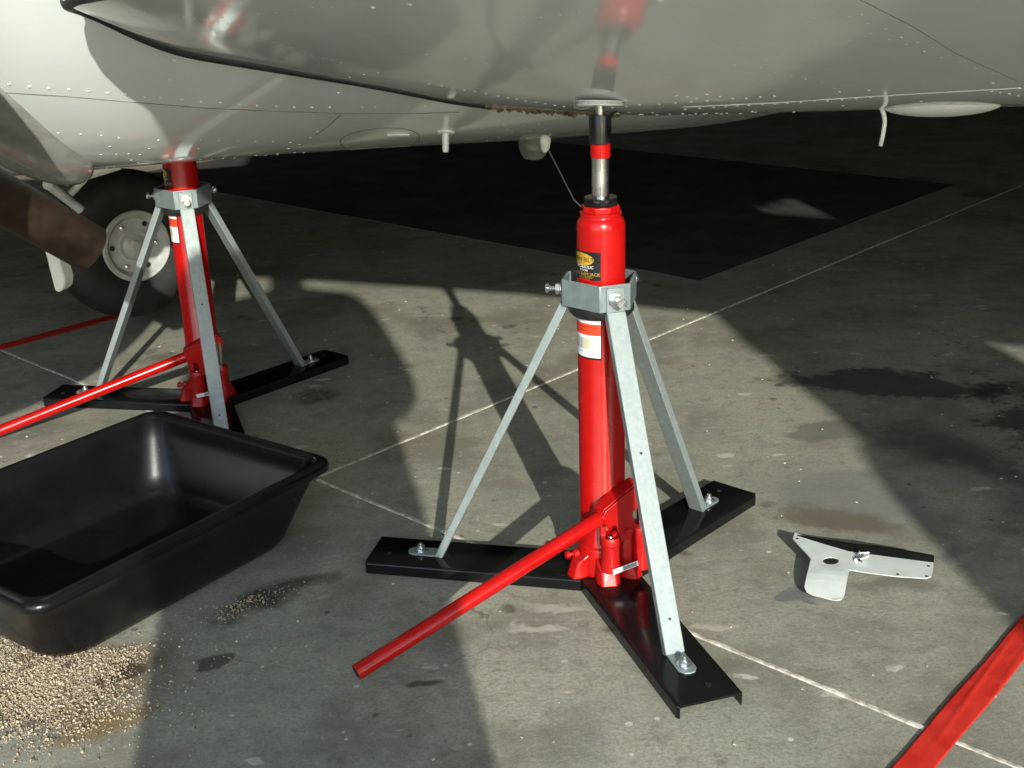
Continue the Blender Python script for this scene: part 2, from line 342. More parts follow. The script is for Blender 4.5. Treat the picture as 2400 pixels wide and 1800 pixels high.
def build_skin(name, rows, parent):
    return MB().grid(rows).build(name, SKIN, parent, smooth=180)
aircraft = empty('aircraft', (0, 1.9, 0))
tag(aircraft, 'white riveted aircraft belly and wing underside raised on two red jacks', 'aircraft')
aircraft.location = (0, 0, 0)
rows_n = []
A_ = [-.755 + .755 * (i / 60) for i in range(60)] + [6.0 * (i / 240) ** 1.15 for i in range(241)]
for a in A_:
    b0 = float(np.interp(a, *B0)); p1 = float(np.interp(a, *P1)); rows_n.append([near_pt(a, b0 + (p1 - b0) * k / 120) for k in range(121)])
# skin, with an added unseen hole shaped to light a triangle on the mat
SUN_GAP = ((0.978, 4.548), (1.136, 4.771), (1.196, 4.376))
def in_sun_gap(p):
    x, y = p.x + sd.x / -sd.z * p.z, p.y + sd.y / -sd.z * p.z; s_ = [(SUN_GAP[(i + 1) % 3][0] - SUN_GAP[i][0]) * (y - SUN_GAP[i][1]) - (SUN_GAP[(i + 1) % 3][1] - SUN_GAP[i][1]) * (x - SUN_GAP[i][0]) for i in range(3)]
    return all(v > 0 for v in s_) or all(v < 0 for v in s_)
wm_ = MB().grid(rows_n); wm_.f = [f for f in wm_.f if not (wm_.v[f[0]][2] > 1.2 and in_sun_gap(sum((Vector(wm_.v[i]) for i in f), Vector()) / 4))]
wing = wm_.build('wing_skin', SKIN, aircraft, smooth=180)
def smooth_interp(x, xs, ys):
    return sum(float(np.interp(x + d, xs, ys)) * wgt for d, wgt in ((-.12, .15), (-.06, .2), (0, .3), (.06, .2), (.12, .15)))
KY = ([-2.4, -1.3, -.96, -.64, -.44, -.17, .11, .48, .9, 1.6], [2.20, 2.32, 2.40, 2.49, 2.60, 2.72, 2.81, 2.88, 3.0, 3.2])
KZ = ([-2.4, -.96, -.64, -.17, .11, .48, .9, 1.6], [.590, .590, .592, .588, .590, .60, .68, .85])
KR = ([-2.4, -.9, -.62, -.52, -.44, -.25, -.1, .05, .3, 1.6], [.40, .42, .46, .62, .82, 1.4, 1.8, 2.3, 2.6, 3.0])
def far_pt(x, t):
    yk, zk, rk = smooth_interp(x, *KY), smooth_interp(x, *KZ), smooth_interp(x, *KR)
    if t < 0: return Vector((x, yk - t, zk + t * t / 1.3))
    tm = 1.5 * rk
    return Vector((x, yk - t, zk + (t * t / (2 * rk) if t < tm else tm * tm / (2 * rk) + 1.5 * (t - tm))))
rows_f = []
for i in range(141):
    x = -2.4 + 4.0 * i / 140; yk = smooth_interp(x, *KY); tend = yk - (1.62 if x > -.5 else float(np.interp(x, [-.75, -.5], [1.45, 1.62])))
    rows_f.append([far_pt(x, -.8 + (tend + .8) * k / 70) for k in range(71)])
belly = build_skin('belly_skin', rows_f, aircraft)
def bvh_of(rows):
    n, m_ = len(rows), len(rows[0]); vs = [p for r in rows for p in r]
    return BVHTree.FromPolygons(vs, [(i * m_ + j, i * m_ + j + 1, (i + 1) * m_ + j + 1, (i + 1) * m_ + j) for i in range(n - 1) for j in range(m_ - 1)])
BV = {'n': bvh_of(rows_n), 'f': bvh_of(rows_f)}
def hit(x, y, which='nf'):                                      # where the line of sight of a photo pixel meets the aircraft skin
    best = None; d = pix(x, y)
    for k in which:
        h = BV[k].ray_cast(CAMP, d)
        if h[0] is not None and (best is None or h[3] < best[2]):
            nrm = h[1] if h[1].dot(d) < 0 else -h[1]; best = (h[0], nrm, h[3])
    return best or ((CAMP + d * 1.8, -d, 1.8) if which == 'nf' else hit(x, y + 3, which) if y < 120 else hit(x, y - 3, which))
# seal along the wing edge
pts = []; rad = []
for a, p in [(-.20, .52), (-.30, .48), (-.40, .465), (-.50, .45), (-.60, .40), (-.66, .34), (-.70, .30), (-.735, .25)]:
    pts.append(near_pt(a, p)); rad.append(.011)
for i in range(40):
    a = -.752 + (.752 - .25) * i / 39; pts.append(near_pt(a, float(np.interp(a, *B0)))); rad.append(.0115 - .0065 * i / 39)
def resample(pts, rad, n):
    q = [Vector(p) for p in pts]
    for _ in range(3): q = [q[0]] + [(q[i - 1] + q[i] * 2 + q[i + 1]) / 4 for i in range(1, len(q) - 1)] + [q[-1]]
    return q, rad
pts, rad = resample(pts, rad, 0)
MB().tube(pts, rad, 12).build('rubber_seal', RUBBER, aircraft, smooth=180)
pts = []; rad = []
for i in range(60):
    a = -.25 + .20 * i / 59; p = near_pt(a, max(float(np.interp(a, *B0)), -.2) + .006) + Vector((random.uniform(-.003, .003), 0, random.uniform(-.004, .002))); pts.append(p); rad.append(random.uniform(.002, .0055) * (1.3 if i % 17 < 6 else .8))
MB().tube(pts, rad, 7).build('perished_seal', PERISH, aircraft, smooth=60)

# rivets: one dome, one object each
dm = MB().lathe([(1.0, -.05), (1.0, .12), (.82, .36), (.5, .52), (.16, .58)], 12); dome = bpy.data.meshes.new('rivet')
dome.from_pydata(dm.v, [], dm.f); dome.shade_smooth(); dome.materials.append(WHITEALU)
dome2 = dome.copy(); dome2.materials.clear(); dome2.materials.append(SKIN)
def rivet(x, y, wpx=9.0, which='nf', flat=1.0, faint=False):
    h = hit(x, y, which)
    if not h: return
    d = (h[0] - CAMP).dot(fw); r = wpx * .42 / FPX * d
    o = bpy.data.objects.new('rivet', dome2 if faint else dome); COL.objects.link(o); o.parent = aircraft
    q = Vector((0, 0, 1)).rotation_difference(h[1]); o.matrix_world = Matrix.Translation(h[0]) @ q.to_matrix().to_4x4() @ Matrix.Diagonal((r, r, r * (.35 if faint else .8), 1))
def rline(P, wpx, which='nf', jit=.6, faint=False):
    for x, y in P: rivet(x + random.uniform(-jit, jit), y + random.uniform(-jit, jit), wpx, which, 1.0, faint)
rline([(21, 197), (69, 203), (115, 207), (162, 210), (206, 214), (251, 218), (296, 220), (337, 227), (376, 229), (426, 234), (471, 238), (516, 241), (560, 245), (603, 248), (648, 249), (689, 252), (731, 252), (772, 251)], 11, 'f')
rline([(408, 142), (397, 186), (793, 218)], 12, 'f')
rline([(849, 251), (880, 251), (910, 250), (957, 250), (996, 249), (1035, 249)], 7, 'f')
rline([(137, 312), (189, 315), (237, 318), (278, 324), (258, 343), (371, 329), (424, 327), (469, 328), (513, 329), (557, 330), (599, 331), (640, 332), (680, 333), (702, 338), (727, 322), (744, 308), (349, 348), (677, 348), (651, 358), (465, 348)], 8, 'f')
rline([(236, 362), (273, 361), (301, 360), (328, 362), (308, 375), (323, 381), (470, 374), (498, 376), (522, 371), (549, 370), (600, 370), (623, 367), (250, 394), (268, 389), (690, 363), (712, 358), (650, 366)], 6.5, 'f')
rline([(1169, 281), (1180, 292), (1189, 303), (1200, 309), (1219, 275), (1228, 295), (1242, 307), (1263, 292), (1278, 304), (1236, 328), (1142, 330), (1170, 322), (1290, 316), (1265, 322)], 5, 'f')
# wing underside
rline([(820, 181), (853, 175), (886, 170), (1005, 196), (1035, 200), (1060, 206), (1088, 210), (1114, 215), (1140, 219), (1167, 225), (1190, 229), (1210, 232), (1232, 236), (1256, 240), (1278, 243), (1300, 247), (1322, 249)], 8, 'n')
rline([(1435, 252), (1468, 249), (1498, 246), (1545, 244), (1582, 241), (1610, 227), (1620, 238), (1633, 231), (1657, 221), (1687, 226), (1716, 232), (1750, 230), (1782, 227), (1815, 226), (1658, 236), (1585, 224)], 10, 'n')
rline([(1606, 256), (1640, 254), (1672, 252), (1700, 250), (1728, 248), (1756, 246), (1786, 245), (1816, 243), (1846, 241), (1877, 239), (1908, 237), (1940, 236), (1974, 234), (2006, 231), (2040, 229), (1968, 215), (2037, 211), (2327, 195), (2325, 214), (2345, 217), (2366, 220), (2386, 224), (1976, 248), (1764, 262), (1861, 268), (1691, 267), (2159, 238)], 9, 'n')
rline([(1448, 265), (1475, 263), (1505, 268), (1530, 264), (1600, 270), (1630, 270), (1655, 269), (1540, 272), (1500, 274), (1570, 276), (1617, 278), (1650, 279), (1680, 280), (1703, 280), (1735, 281), (1770, 281)], 8, 'n')
for (x0, y0, x1, y1, n) in ((430, 40, 560, 60, 6), (640, 100, 800, 150, 8), (520, 40, 820, 12, 8), (1680, 130, 1960, 205, 9), (1800, 60, 2060, 30, 8), (1720, 155, 1990, 95, 8), (2000, 40, 2300, 160, 9), (2080, 35, 2180, 90, 5), (2040, 80, 2330, 175, 8), (1500, 170, 1640, 130, 6), (1180, 60, 1400, 20, 6), (950, 120, 1230, 160, 7)):
    rline([(x0 + (x1 - x0) * k / (n - 1), y0 + (y1 - y0) * k / (n - 1)) for k in range(n)], 9, 'n', 3, True)
for x, y in ((875, 18), (961, 11)): rivet(x, y, 15, 'n')
# panel seams: thin grooves' lips following the skin
def seam(P, name, mat, r, which='nf', lift=0.0, n=30):
    q = []
    for (x0, y0), (x1, y1) in zip(P[:-1], P[1:]):
        for k in range(n):
            h = hit(x0 + (x1 - x0) * k / n, y0 + (y1 - y0) * k / n, which)
            if h: q.append(h[0] + h[1] * lift)
    return MB().tube(q, r, 6).build(name, mat, aircraft, smooth=180)
GROOVE = paint('seam_dirt', (0.16, 0.15, 0.13), .6)
seam([(0, 216), (160, 226), (300, 238), (480, 253), (640, 260), (800, 265), (960, 266), (1080, 262)], 'panel_seam', GROOVE, .0011, 'f')
seam([(800, 268), (770, 295), (735, 320)], 'panel_seam', GROOVE, .0009, 'f')
seam([(2018, 0), (2140, 62), (2240, 125), (2390, 192)], 'panel_seam', GROOVE, .00045, 'n')
seam([(1600, 251), (1800, 242), (2000, 229), (2200, 217), (2400, 206)], 'lap_seam', SKIN, .0008, 'n')
# oval access panel with latch
ov = []
for k in range(41):
    th = 2 * PI * k / 40; h = hit(890 + 93 * math.cos(th), 327 + 27 * math.sin(th) - 10 * math.cos(th) * .6, 'f')
    if h: ov.append(h[0])
MB().tube(ov, .0011, 6).build('access_panel_edge', GROOVE, aircraft, smooth=180)
h = hit(934, 315, 'f'); Mx = frame(h[0], (1, 0, 0), h[1])
lt = MB().prism([(-.020, -.004), (-.008, -.007), (0, -.005), (.008, -.007), (.020, -.004), (.020, .005), (.008, .009), (-.008, .009), (-.020, .005)], Mx, .0035)
lt.build('panel_latch', WHITEALU, aircraft, bevel=.001)
# drain mast with washer
h = hit(1045, 308, 'f'); b = h[0]
dr = MB().cyl(b + Vector((0, 0, .01)), b + Vector((-.002, -.004, -.036)), .0075, 14, .0055); dr.lathe([(.016, -.001), (.016, .003)], 20, b + h[1] * .001, h[1])
dr.build('drain_mast', WHITEALU, aircraft)
# lamp lens with mount and whip antenna
b = at_y(1250, 322, 2.52)
be = MB().lathe([(.030, .0), (.032, -.012), (.031, -.03), (.027, -.045), (.020, -.055), (.008, -.058)], 20, b + Vector((0, 0, .012))).build('lamp_lens', LENSM, aircraft)
MB().lathe([(.012, 0), (.012, -.012)], 16, b + Vector((0, 0, -.012))).build('bulb', WHITEALU, be)
b2 = at_y(1276, 326, 2.5); an = MB().lathe([(.013, .012), (.013, -.006), (.010, -.020), (.004, -.027)], 14, b2).build('antenna_mount', WHITEALU, aircraft)
e1, e2, e3 = at_y(1285, 350, 2.5), at_y(1345, 468, 2.42), at_y(1362, 484, 2.42)
MB().tube([b2 + Vector((.003, 0, -.02)), e1, e1.lerp(e2, .5), e2, e3], .0016, 6).build('whip_antenna', paint('dull_steel_wire', (.3, .3, .29), .4, metal=.8), aircraft)
# jacking point disc on the wing
h = hit(1402, 232, 'n'); nrm = (h[1] + Vector((0, 0, -1.2))).normalized()
jp = MB().lathe([(.034, 0), (.034, .0022), (.031, .0028), (.031, .0042), (.034, .0048), (.034, .0075), (.012, .008)], 28, Vector((0.139, 1.754, .7725)) - nrm * .0, nrm)
jp.build('jacking_disc', WHITEALU, aircraft, bevel=.0005)
wm = MB(); jc = Vector((0.139, 1.754, .7665))
for sx, k in ((-1, 0), (-1, 1), (1, 2)):
    wm.tube([jc + Vector((sx * .010, -.008, 0)), jc + Vector((sx * (.026 + .006 * k), -.014, -.004 + .004 * k)), jc + Vector((sx * .037, -.008, -.002)), jc + Vector((sx * .036, .0, .006 + .004 * k))], .0006, 5)
wm.build('lock_wire', BOLTM, aircraft)
# blister fairing and drain hook under the wing at the right
h = hit(2205, 252, 'n'); ax = (hit(2320, 247, 'n')[0] - hit(2090, 254, 'n')[0]).normalized()
Mb = frame((0, 0, 0), ax, h[1]).to_3x3()
MB().ell(h[0] - h[1] * .004, (.082, .040, .017), 28, 16, Mb).build('blister_fairing', WHITEALU, aircraft, smooth=180)
h = hit(2068, 258, 'n'); q = h[0]
MB().tube([q + Vector((-.003, 0, .004)), q + Vector((.002, 0, -.006)), q + Vector((.005, 0, -.018)), q + Vector((.003, -.002, -.036)), q + Vector((.0, -.004, -.052))], [.0030, .0034, .0032, .0032, .0030], 10).build('drain_hook', WHITEALU, aircraft, smooth=180)
# shade-casting cowl added out of view at the left, exhaust, gear
cm = frame((0, 0, 0), (.05, 1, -.03), (0, 0, 1)).to_3x3()
MB().ell((-1.0, 1.28, .83), (.62, .335, .245), 40, 26, cm).build('shade_cowl', COWLM, aircraft, smooth=180)  # out of view, sized to shade the fairing and the floor behind
q1, q2 = hit(0, 232, 'f')[0], hit(226, 385, 'f')[0]; hq = hit(25, 330, 'f'); cm = frame((0, 0, 0), q2 - q1, hq[1]).to_3x3()
MB().ell(hq[0] - hq[1] * .030 + (q2 - q1).normalized() * -.03, (.27, .088, .052), 36, 20, cm).build('exhaust_fairing', COWLM, aircraft, smooth=180)
p0, p1 = Vector((-1.03, 1.69, .885)), Vector((-.706, 2.0, .525)); ux = (p1 - p0).normalized(); ln = (p1 - p0).length
MB().lathe([(.041, 0), (.041, ln), (.0395, ln + .001), (.038, ln), (.038, .0)], 32, p0, ux, caps=False).build('exhaust_pipe', PIPEM, aircraft, smooth=60)
fn = [at_y(97, 560, 2.25), at_y(128, 575, 2.25), at_y(152, 655, 2.25), at_y(150, 675, 2.25), at_y(138, 686, 2.25), at_y(128, 682, 2.25)]
fm = MB(); dpt = Vector((.008, .03, 0)); n = len(fn)
fm.add(fn + [p + dpt for p in fn], [tuple(range(n)), tuple(reversed(range(n, 2 * n)))] + [(i, (i + 1) % n, n + (i + 1) % n, n + i) for i in range(n)])
fm.build('gear_door', WHITEALU, aircraft, bevel=.003)
wc = Vector((-1.062, 3.30, .238)); wax = Vector((.66, -.75, .03)).normalized()
ty = MB().lathe([(.092, -.055), (.105, -.066), (.150, -.074), (.183, -.066), (.200, -.045), (.206, -.015), (.206, .015), (.200, .045), (.183, .066), (.150, .074), (.105, .066), (.092, .055)], 56, wc, wax, caps=False)
whl = ty.build('wheel', TYRE, aircraft, smooth=50)
MB().lathe([(.097, .050), (.099, .064), (.095, .070), (.086, .068), (.080, .058), (.074, .050), (.050, .046), (.046, .052), (.040, .052), (.036, .047), (.030, .052), (.016, .056), (.012, .062), (.004, .062)], 48, wc, wax).build('rim', HUBM, whl, smooth=35)
hb = MB(); o1 = wax.orthogonal().normalized(); o2 = wax.cross(o1)
for k in range(3):
    d = o1 * math.cos(2 * PI * k / 3 + .4) + o2 * math.sin(2 * PI * k / 3 + .4); hb.lathe([(.007, .047), (.007, .055), (.003, .058)], 6, wc + d * .062, wax)
hb.build('wheel_bolts', BOLTM, whl)
hb = MB()
for k in range(3):
    d = o1 * math.cos(2 * PI * k / 3 + 1.4) + o2 * math.sin(2 * PI * k / 3 + 1.4); hb.lathe([(.0075, .052), (.0075, .0535)], 14, wc + d * .066, wax)
hb.build('rim_hole', DARKHOLE, whl)
gl = MB(); gl.cyl(wc + wax * -.03 + Vector((-.02, 0, 0)), wc + Vector((-.10, .05, .42)), .032, 20); gl.build('gear_leg', GEARM, aircraft)
a1, a2 = at_y(112, 432, 3.0), at_y(190, 492, 3.05)
gk = MB(); gk.cyl(a1, a2, .012, 12); gk.lathe([(.012, -.012), (.012, .012)], 14, a1, (.3, -.95, 0)); gk.cyl(a1, a1 + Vector((-.06, .1, .25)), .011, 12); gk.build('gear_link', GEARM, aircraft)
gk = MB(); gk.cyl(at_y(150, 425, 3.05), at_y(280, 385, 3.1), .014, 12); gk.cyl(at_y(165, 455, 3.08), at_y(225, 390, 3.1), .009, 12); gk.build('gear_link', WHITEALU, aircraft)

# ------------------------------------------------------------------ the jacks
ARM = [R(166.97), R(286.97), R(46.97)]
RB = .0365
def text_mesh(body, size, r, z, az, mat, parent, name='label_text', align='CENTER'):
    cu = bpy.data.curves.new(name, 'FONT'); cu.body = body; cu.size = size; cu.align_x = align; cu.align_y = 'CENTER'; cu.resolution_u = 2
    t = bpy.data.objects.new(name, cu); me = bpy.data.meshes.new_from_object(t); bpy.data.objects.remove(t); bpy.data.curves.remove(cu)
    for v in me.vertices:
        th = az + v.co.x / r; v.co = Vector((r * math.cos(th), r * math.sin(th), z + v.co.y))
    return link(name, me, mat, parent)
def wrap_rect(m, r, az0, az1, z0, z1, n=20):
    m.grid([[Vector((r * math.cos(az0 + (az1 - az0) * k / n), r * math.sin(az0 + (az1 - az0) * k / n), z)) for z in (z0, z1)] for k in range(n + 1)]); return m
def wrap_disc(m, r, az, z, rx, rz, n=36):
    P = []
    for k in range(n + 1):
        x = math.cos(PI * k / n); h = rz * math.sqrt(max(1 - x * x, 1e-5)); th = az + rx * x / r; P.append([Vector((r * math.cos(th), r * math.sin(th), z - h)), Vector((r * math.cos(th), r * math.sin(th), z + h))])
    return m.grid(P)
def make_jack():
    J = empty('bottle_jack')
    H, W, LB, TH, RR = .0212, .0984, .3954, .0035, .005
    for th in ARM:                                              # channel beams, mitred where the three meet
        d = Vector((math.cos(th), math.sin(th), 0)); q = Vector((-d.y, d.x, 0))
        out = [(-W / 2, .0005)] + [(-W / 2 + RR - RR * math.cos(k * PI / 8), H - RR + RR * math.sin(k * PI / 8)) for k in range(5)]
        inn = [(-W / 2 + TH, .0005), (-W / 2 + TH, H - RR), (-W / 2 + RR, H - TH)]
        sec = out + [(-y, z) for y, z in reversed(out)] + [(-y, z) for y, z in inn] + [(y, z) for y, z in reversed(inn)]
        m = MB(); k = len(sec)
        m.add([d * (abs(y) * .5774 + .0006) + q * y + Vector((0, 0, z)) for y, z in sec] + [d * (LB - (.004 if abs(y) > W / 2 - .003 else 0)) + q * y + Vector((0, 0, z)) for y, z in sec],
              [(i, (i + 1) % k, k + (i + 1) % k, k + i) for i in range(k)])
        h = k // 2; no, ni = len(out), len(inn)
        for off, rev in ((0, True), (k, False)):                # end faces as quads between outer and inner outline
            o_ = list(range(0, 2 * no)); i_ = list(range(k - 1, 2 * no - 1, -1))
            def near(idx): return i_[min(range(len(i_)), key=lambda c: (sec[i_[c]][0] - sec[idx][0]) ** 2 + (sec[i_[c]][1] - sec[idx][1]) ** 2)]
            for a in range(2 * no - 1):
                na, nb = near(o_[a]), near(o_[a + 1])
                f = [off + o_[a], off + o_[a + 1], off + nb] + ([off + na] if na != nb else [])
                m.f.append(tuple(f))
        bmo = m.build('base_beam', BLACK, J, smooth=35)
        hm = MB().lathe([(.0045, 0), (.0045, .0004)], 14, d * (LB - .032) + q * .012 + Vector((0, 0, H))); hm.build('bolt_hole', DARKHOLE, bmo)
    # collar: six-sided band of plate
    def corner(ap, k):                                          # between face k and face k+1
        n0, n1 = (ap[k % 2], ap[(k + 1) % 2]); t0 = ARM[0] + k * PI / 3; t1 = t0 + PI / 3
        A = np.array([[math.cos(t0), math.sin(t0)], [math.cos(t1), math.sin(t1)]]); s_ = np.linalg.solve(A, [n0, n1]); return (float(s_[0]), float(s_[1]))
    out = [corner((.0560, .0492), k) for k in range(6)]; inn = [corner((.0525, .0457), k) for k in range(6)]
    z0, z1 = .4725, .5135
    m = MB().add([(x, y, z) for z in (z0, z1) for x, y in out] + [(x, y, z) for z in (z0, z1) for x, y in inn],
                 [f for k in range(6) for f in ((k, (k + 1) % 6, 6 + (k + 1) % 6, 6 + k), (12 + (k + 1) % 6, 12 + k, 18 + k, 18 + (k + 1) % 6), (6 + k, 6 + (k + 1) % 6, 18 + (k + 1) % 6, 18 + k), (12 + k, 12 + (k + 1) % 6, (k + 1) % 6, k))])
    m.build('collar', COLLARM, J, bevel=.0012, seg=2, smooth=30)
    MB().lathe([(.0385, .460), (.0445, .456), (.0500, .462), (.0500, .4715), (.0385, .4715)], 40).build('rubber_ring', RUBBER, J, smooth=50)
    for th in ARM:                                              # struts with feet, tabs, bolts
        d = Vector((math.cos(th), math.sin(th), 0)); q = Vector((-d.y, d.x, 0)); up = Vector((0, 0, 1))
        T = d * .0610 + up * .474; B = d * .2830 + up * .0245; ax = (B - T).normalized(); nr = ax.cross(q); nr = nr if nr.dot(d) > 0 else -nr
        ws, ds, tk = .0150, .0135, .0022
        sec = [(-ws, -ds), (-ws, 0), (ws, 0), (ws, -ds)]
        m = MB(); m.add([p + q * y + nr * z for p in (T, B) for y, z in sec], [(i, (i + 1) % 4, 4 + (i + 1) % 4, 4 + i) for i in range(4)] + [(0, 1, 2, 3), (7, 6, 5, 4)])
        Mt = frame(d * .0563, q, d); tp = [(-.0145, .468), (.0145, .468), (.0145, .506), (.0125, .5095), (-.0125, .5095), (-.0145, .506)]
        m.prism([(x, z) for x, z in tp], frame(d * .0563, q, d), .0028)
        Mf = frame(up * H, d, up); m.prism([(.278, -.014), (.322, -.014), (.331, -.008), (.333, 0), (.331, .008), (.322, .014), (.278, .014)], Mf, .003)
        st = m.build('strut', ZINC, J, bevel=.0014, seg=2, smooth=30)
        hm = MB()
        for fr in (.42, .90):
            pc = T.lerp(B, fr) + nr * .0002; hm.lathe([(.0022, 0), (.0022, .0003)], 10, pc, nr)
        hm.build('bolt_hole', DARKHOLE, st)
        bp = d * .311 + up * (H + .003)
        bm_ = MB().lathe([(.0115, 0), (.0115, .0018)], 22, bp); bm_.prism(hexpts(.0078, th), frame(bp + up * .0018, (1, 0, 0), up), .0068); bm_.lathe([(.0042, .0086), (.0042, .0125), (.0028, .0142)], 14, bp)
        bm_.build('foot_bolt', BOLTM, st, smooth=30, bevel=.0004, seg=1)
        bp = d * .0591 + up * .492
        bm_ = MB().lathe([(.0122, 0), (.0122, .0018)], 22, bp, d); bm_.prism(hexpts(.0092), frame(bp + d * .0018, q, d), .0085); bm_.lathe([(.0038, .009), (.0038, .022)], 12, bp, d); bm_.prism(hexpts(.0080, .4), frame(bp + d * .0205, q, d), .0055)
        bm_.build('set_bolt', BOLTM, st, smooth=30, bevel=.0005, seg=1)
    # body
    body = MB().lathe([(.0385, .070), (.0385, .076), (RB, .079), (RB, .588), (.0362, .594), (.0345, .600), (.0310, .6045), (.0300, .606), (.0300, .6075), (.0310, .608), (.0310, .612), (.0285, .6125)], 56).build('body', RED, J, smooth=38)
    MB().prism(hexpts(.0292, R(25), 8), Matrix.Translation((0, 0, .612)), .010).build('gland_nut', RED, J, bevel=.0015)
    wr = MB().lathe([(.0245, .622), (.0250, .6235), (.0250, .6325), (.0240, .634), (.0135, .634)], 40).build('wiper_collar', BLACK, J)
    a = R(272); dd = Vector((math.cos(a), math.sin(a), 0)); MB().lathe([(.0052, 0), (.0052, .002), (.0030, .0021), (.0026, .0008)], 16, dd * .0247 + Vector((0, 0, .6275)), dd).build('grub_screw', BLACK, wr)
    MB().lathe([(.0130, .630), (.0130, .700)], 36).build('ram', CHROME, J)
    MB().lathe([(.0138, .6915), (.0147, .6925), (.0147, .7105), (.0138, .7115)], 36).build('lock_ring', RED, J)
    sv = MB().lathe([(.0155, .7118), (.0163, .7125), (.0163, .751), (.0155, .7535), (.0085, .7535), (.0085, .748)], 36)
    sv.add([(.010, -.012, .7525), (.0163, -.003, .7525), (.026, -.003, .757), (.024, .004, .7575), (.0155, .004, .754), (.0155, -.002, .747)], [(0, 1, 2, 3, 4), (0, 1, 5), (4, 3, 2, 1, 5)])
    sv.build('sleeve', BLACKV, J, smooth=30)
    MB().lathe([(.0066, .745), (.0066, .769), (.0040, .772)], 20).build('lift_pin', CHROME, J)
    # cast foot with pump
    ca = MB().lathe([(.0440, .0215), (.0430, .050), (.0415, .066), (.0392, .0725)], 40, caps=True)
    for azd, rad_, wd, hh in ((212, .066, .017, .050), (275, .072, .0205, .046), (323, .072, .0165, .046), (35, .064, .018, .045), (120, .064, .018, .045)):
        a = R(azd); d = Vector((math.cos(a), math.sin(a), 0)); q = Vector((-d.y, d.x, 0)); z0 = .0214
        f = [(d * .02 + q * s * wd * .9, d * (rad_ - .012) + q * s * wd * .95, d * rad_ + q * s * wd * .6) for s in (-1, 1)]
        base = [f[0][0], f[0][1], f[0][2], f[1][2], f[1][1], f[1][0]]; top = [p * (.86 if i in (1, 2, 3, 4) else 1) for i, p in enumerate(base)]
        ca.add([p + Vector((0, 0, z0)) for p in base] + [p + Vector((0, 0, z0 + (hh if i in (0, 5) else hh * .72 if i in (1, 4) else hh * .55))) for i, p in enumerate(top)],
               [(5, 4, 3, 2, 1, 0), (6, 7, 8, 9, 10, 11)] + [(i, (i + 1) % 6, 6 + (i + 1) % 6, 6 + i) for i in range(6)])
    ca.build('cast_foot', RED_CAST, J, bevel=.0028, seg=3, smooth=45)
    a = R(200); d = Vector((math.cos(a), math.sin(a), 0)); vz = Vector((0, 0, .056))
    MB().lathe([(.0075, 0), (.0075, .008), (.0035, .009), (.0035, .014), (.0062, .0145), (.0062, .021), (.003, .023)], 14, d * .044 + vz, d).build('release_valve', RED_CAST, J, smooth=50)
    pf = Vector((.0085, -.0545, 0)); pr = Vector((.0585, -.036, 0)); pm = Vector((.0335, -.0395, 0))
    def zc(prof, o): return MB().lathe([(r, z) for r, z in prof], 26, o)
    b = zc([(.0165, .045), (.0150, .074), (.0150, .090), (.0165, .092), (.0165, .104), (.0155, .1055), (.0105, .1055), (.0100, .098)], pf).build('pump_socket', RED_CAST, J, smooth=35)
    MB().lathe([(.0095, .0985), (.0095, .0988)], 18, pf).build('bore', DARKHOLE, b); MB().ell(pf + Vector((0, 0, .1015)), (.0058, .0058, .0058), 14, 8).build('piston_tip', CHROME, b)
    b = zc([(.0165, .040), (.0155, .062), (.0150, .064), (.0150, .098), (.0165, .099), (.0165, .112), (.0155, .1135), (.0085, .1135)], pr).build('pump_socket', RED_CAST, J, smooth=35)
    MB().lathe([(.0072, .105), (.0072, .168)], 20, pr).build('pump_rod', CHROME, b)
    zc([(.0125, .05), (.0120, .118), (.0105, .121)], pm).build('pump_post', RED_CAST, J, smooth=35)
    # lever: yoke, links and handle
    e0 = Vector((-.234 - .1392, 1.464 - 1.754, .0235)); hd = Vector((.82, .51, .264)).normalized()
    en = e0 + hd * .445; ee = e0 + hd * .545; sid = hd.cross(Vector((0, 0, 1))).normalized(); upv = sid.cross(hd)
    if upv.z < 0: upv = -upv
    hm = MB().lathe([(.0118, 0), (.0118, .47), (.0105, .47)], 28, e0, hd); hm.lathe([(.0118, 0), (.0095, -.0002)], 28, e0, hd, caps=False)
    hnd = hm.build('handle', RED, J, smooth=50)
    MB().lathe([(.0094, -.0006), (.0094, -.0004)], 24, e0, hd).build('handle_bore', DARKHOLE, hnd)
    yk = MB(); M0 = frame(en, hd, sid); L_ = .086                # folded plate: side cheeks + rounded back
    cheek = [(0, -.013), (0, .012), (.004, .0165), (L_ * .55, .024), (L_ * .88, .026), (L_, .017), (L_ + .002, .002), (L_ * .92, -.010), (L_ * .72, -.012), (L_ * .62, -.012), (.050, -.018), (.050, -.042), (.036, -.055), (.018, -.050), (.016, -.018)]
    for s in (-.0150, .0122): yk.prism(cheek, frame(en + sid * s, hd, sid), .0028)
    top = [(0, .012), (.004, .0165), (L_ * .55, .024), (L_ * .88, .026), (L_, .017)]
    P = [[en + hd * x + upv * y + sid * s for s in (-.0125, .0125)] for x, y in top]; P2 = [[v + upv * .003 for v in r] for r in P]
    for i in range(len(P) - 1): yk.add([*P[i], *P[i + 1], *P2[i], *P2[i + 1]], [(0, 1, 3, 2), (4, 6, 7, 5), (0, 2, 6, 4), (1, 5, 7, 3), (0, 4, 5, 1), (2, 3, 7, 6)])
    yk.lathe([(.0150, 0), (.0150, .012), (.0122, .012)], 28, en - hd * .002, hd)
    yk.build('yoke', RED_CAST, J, bevel=.0012, seg=2, smooth=40)
    pv = MB()
    for x, y in ((.033, -.040), (.070, -.002)):
        c = en + hd * x + upv * y; pv.cyl(c - sid * .019, c + sid * .019, .0058, 16)
    pv.build('pivot_pin', RED_CAST, J, bevel=.0008)
    c = en + hd * .033 + upv * -.040
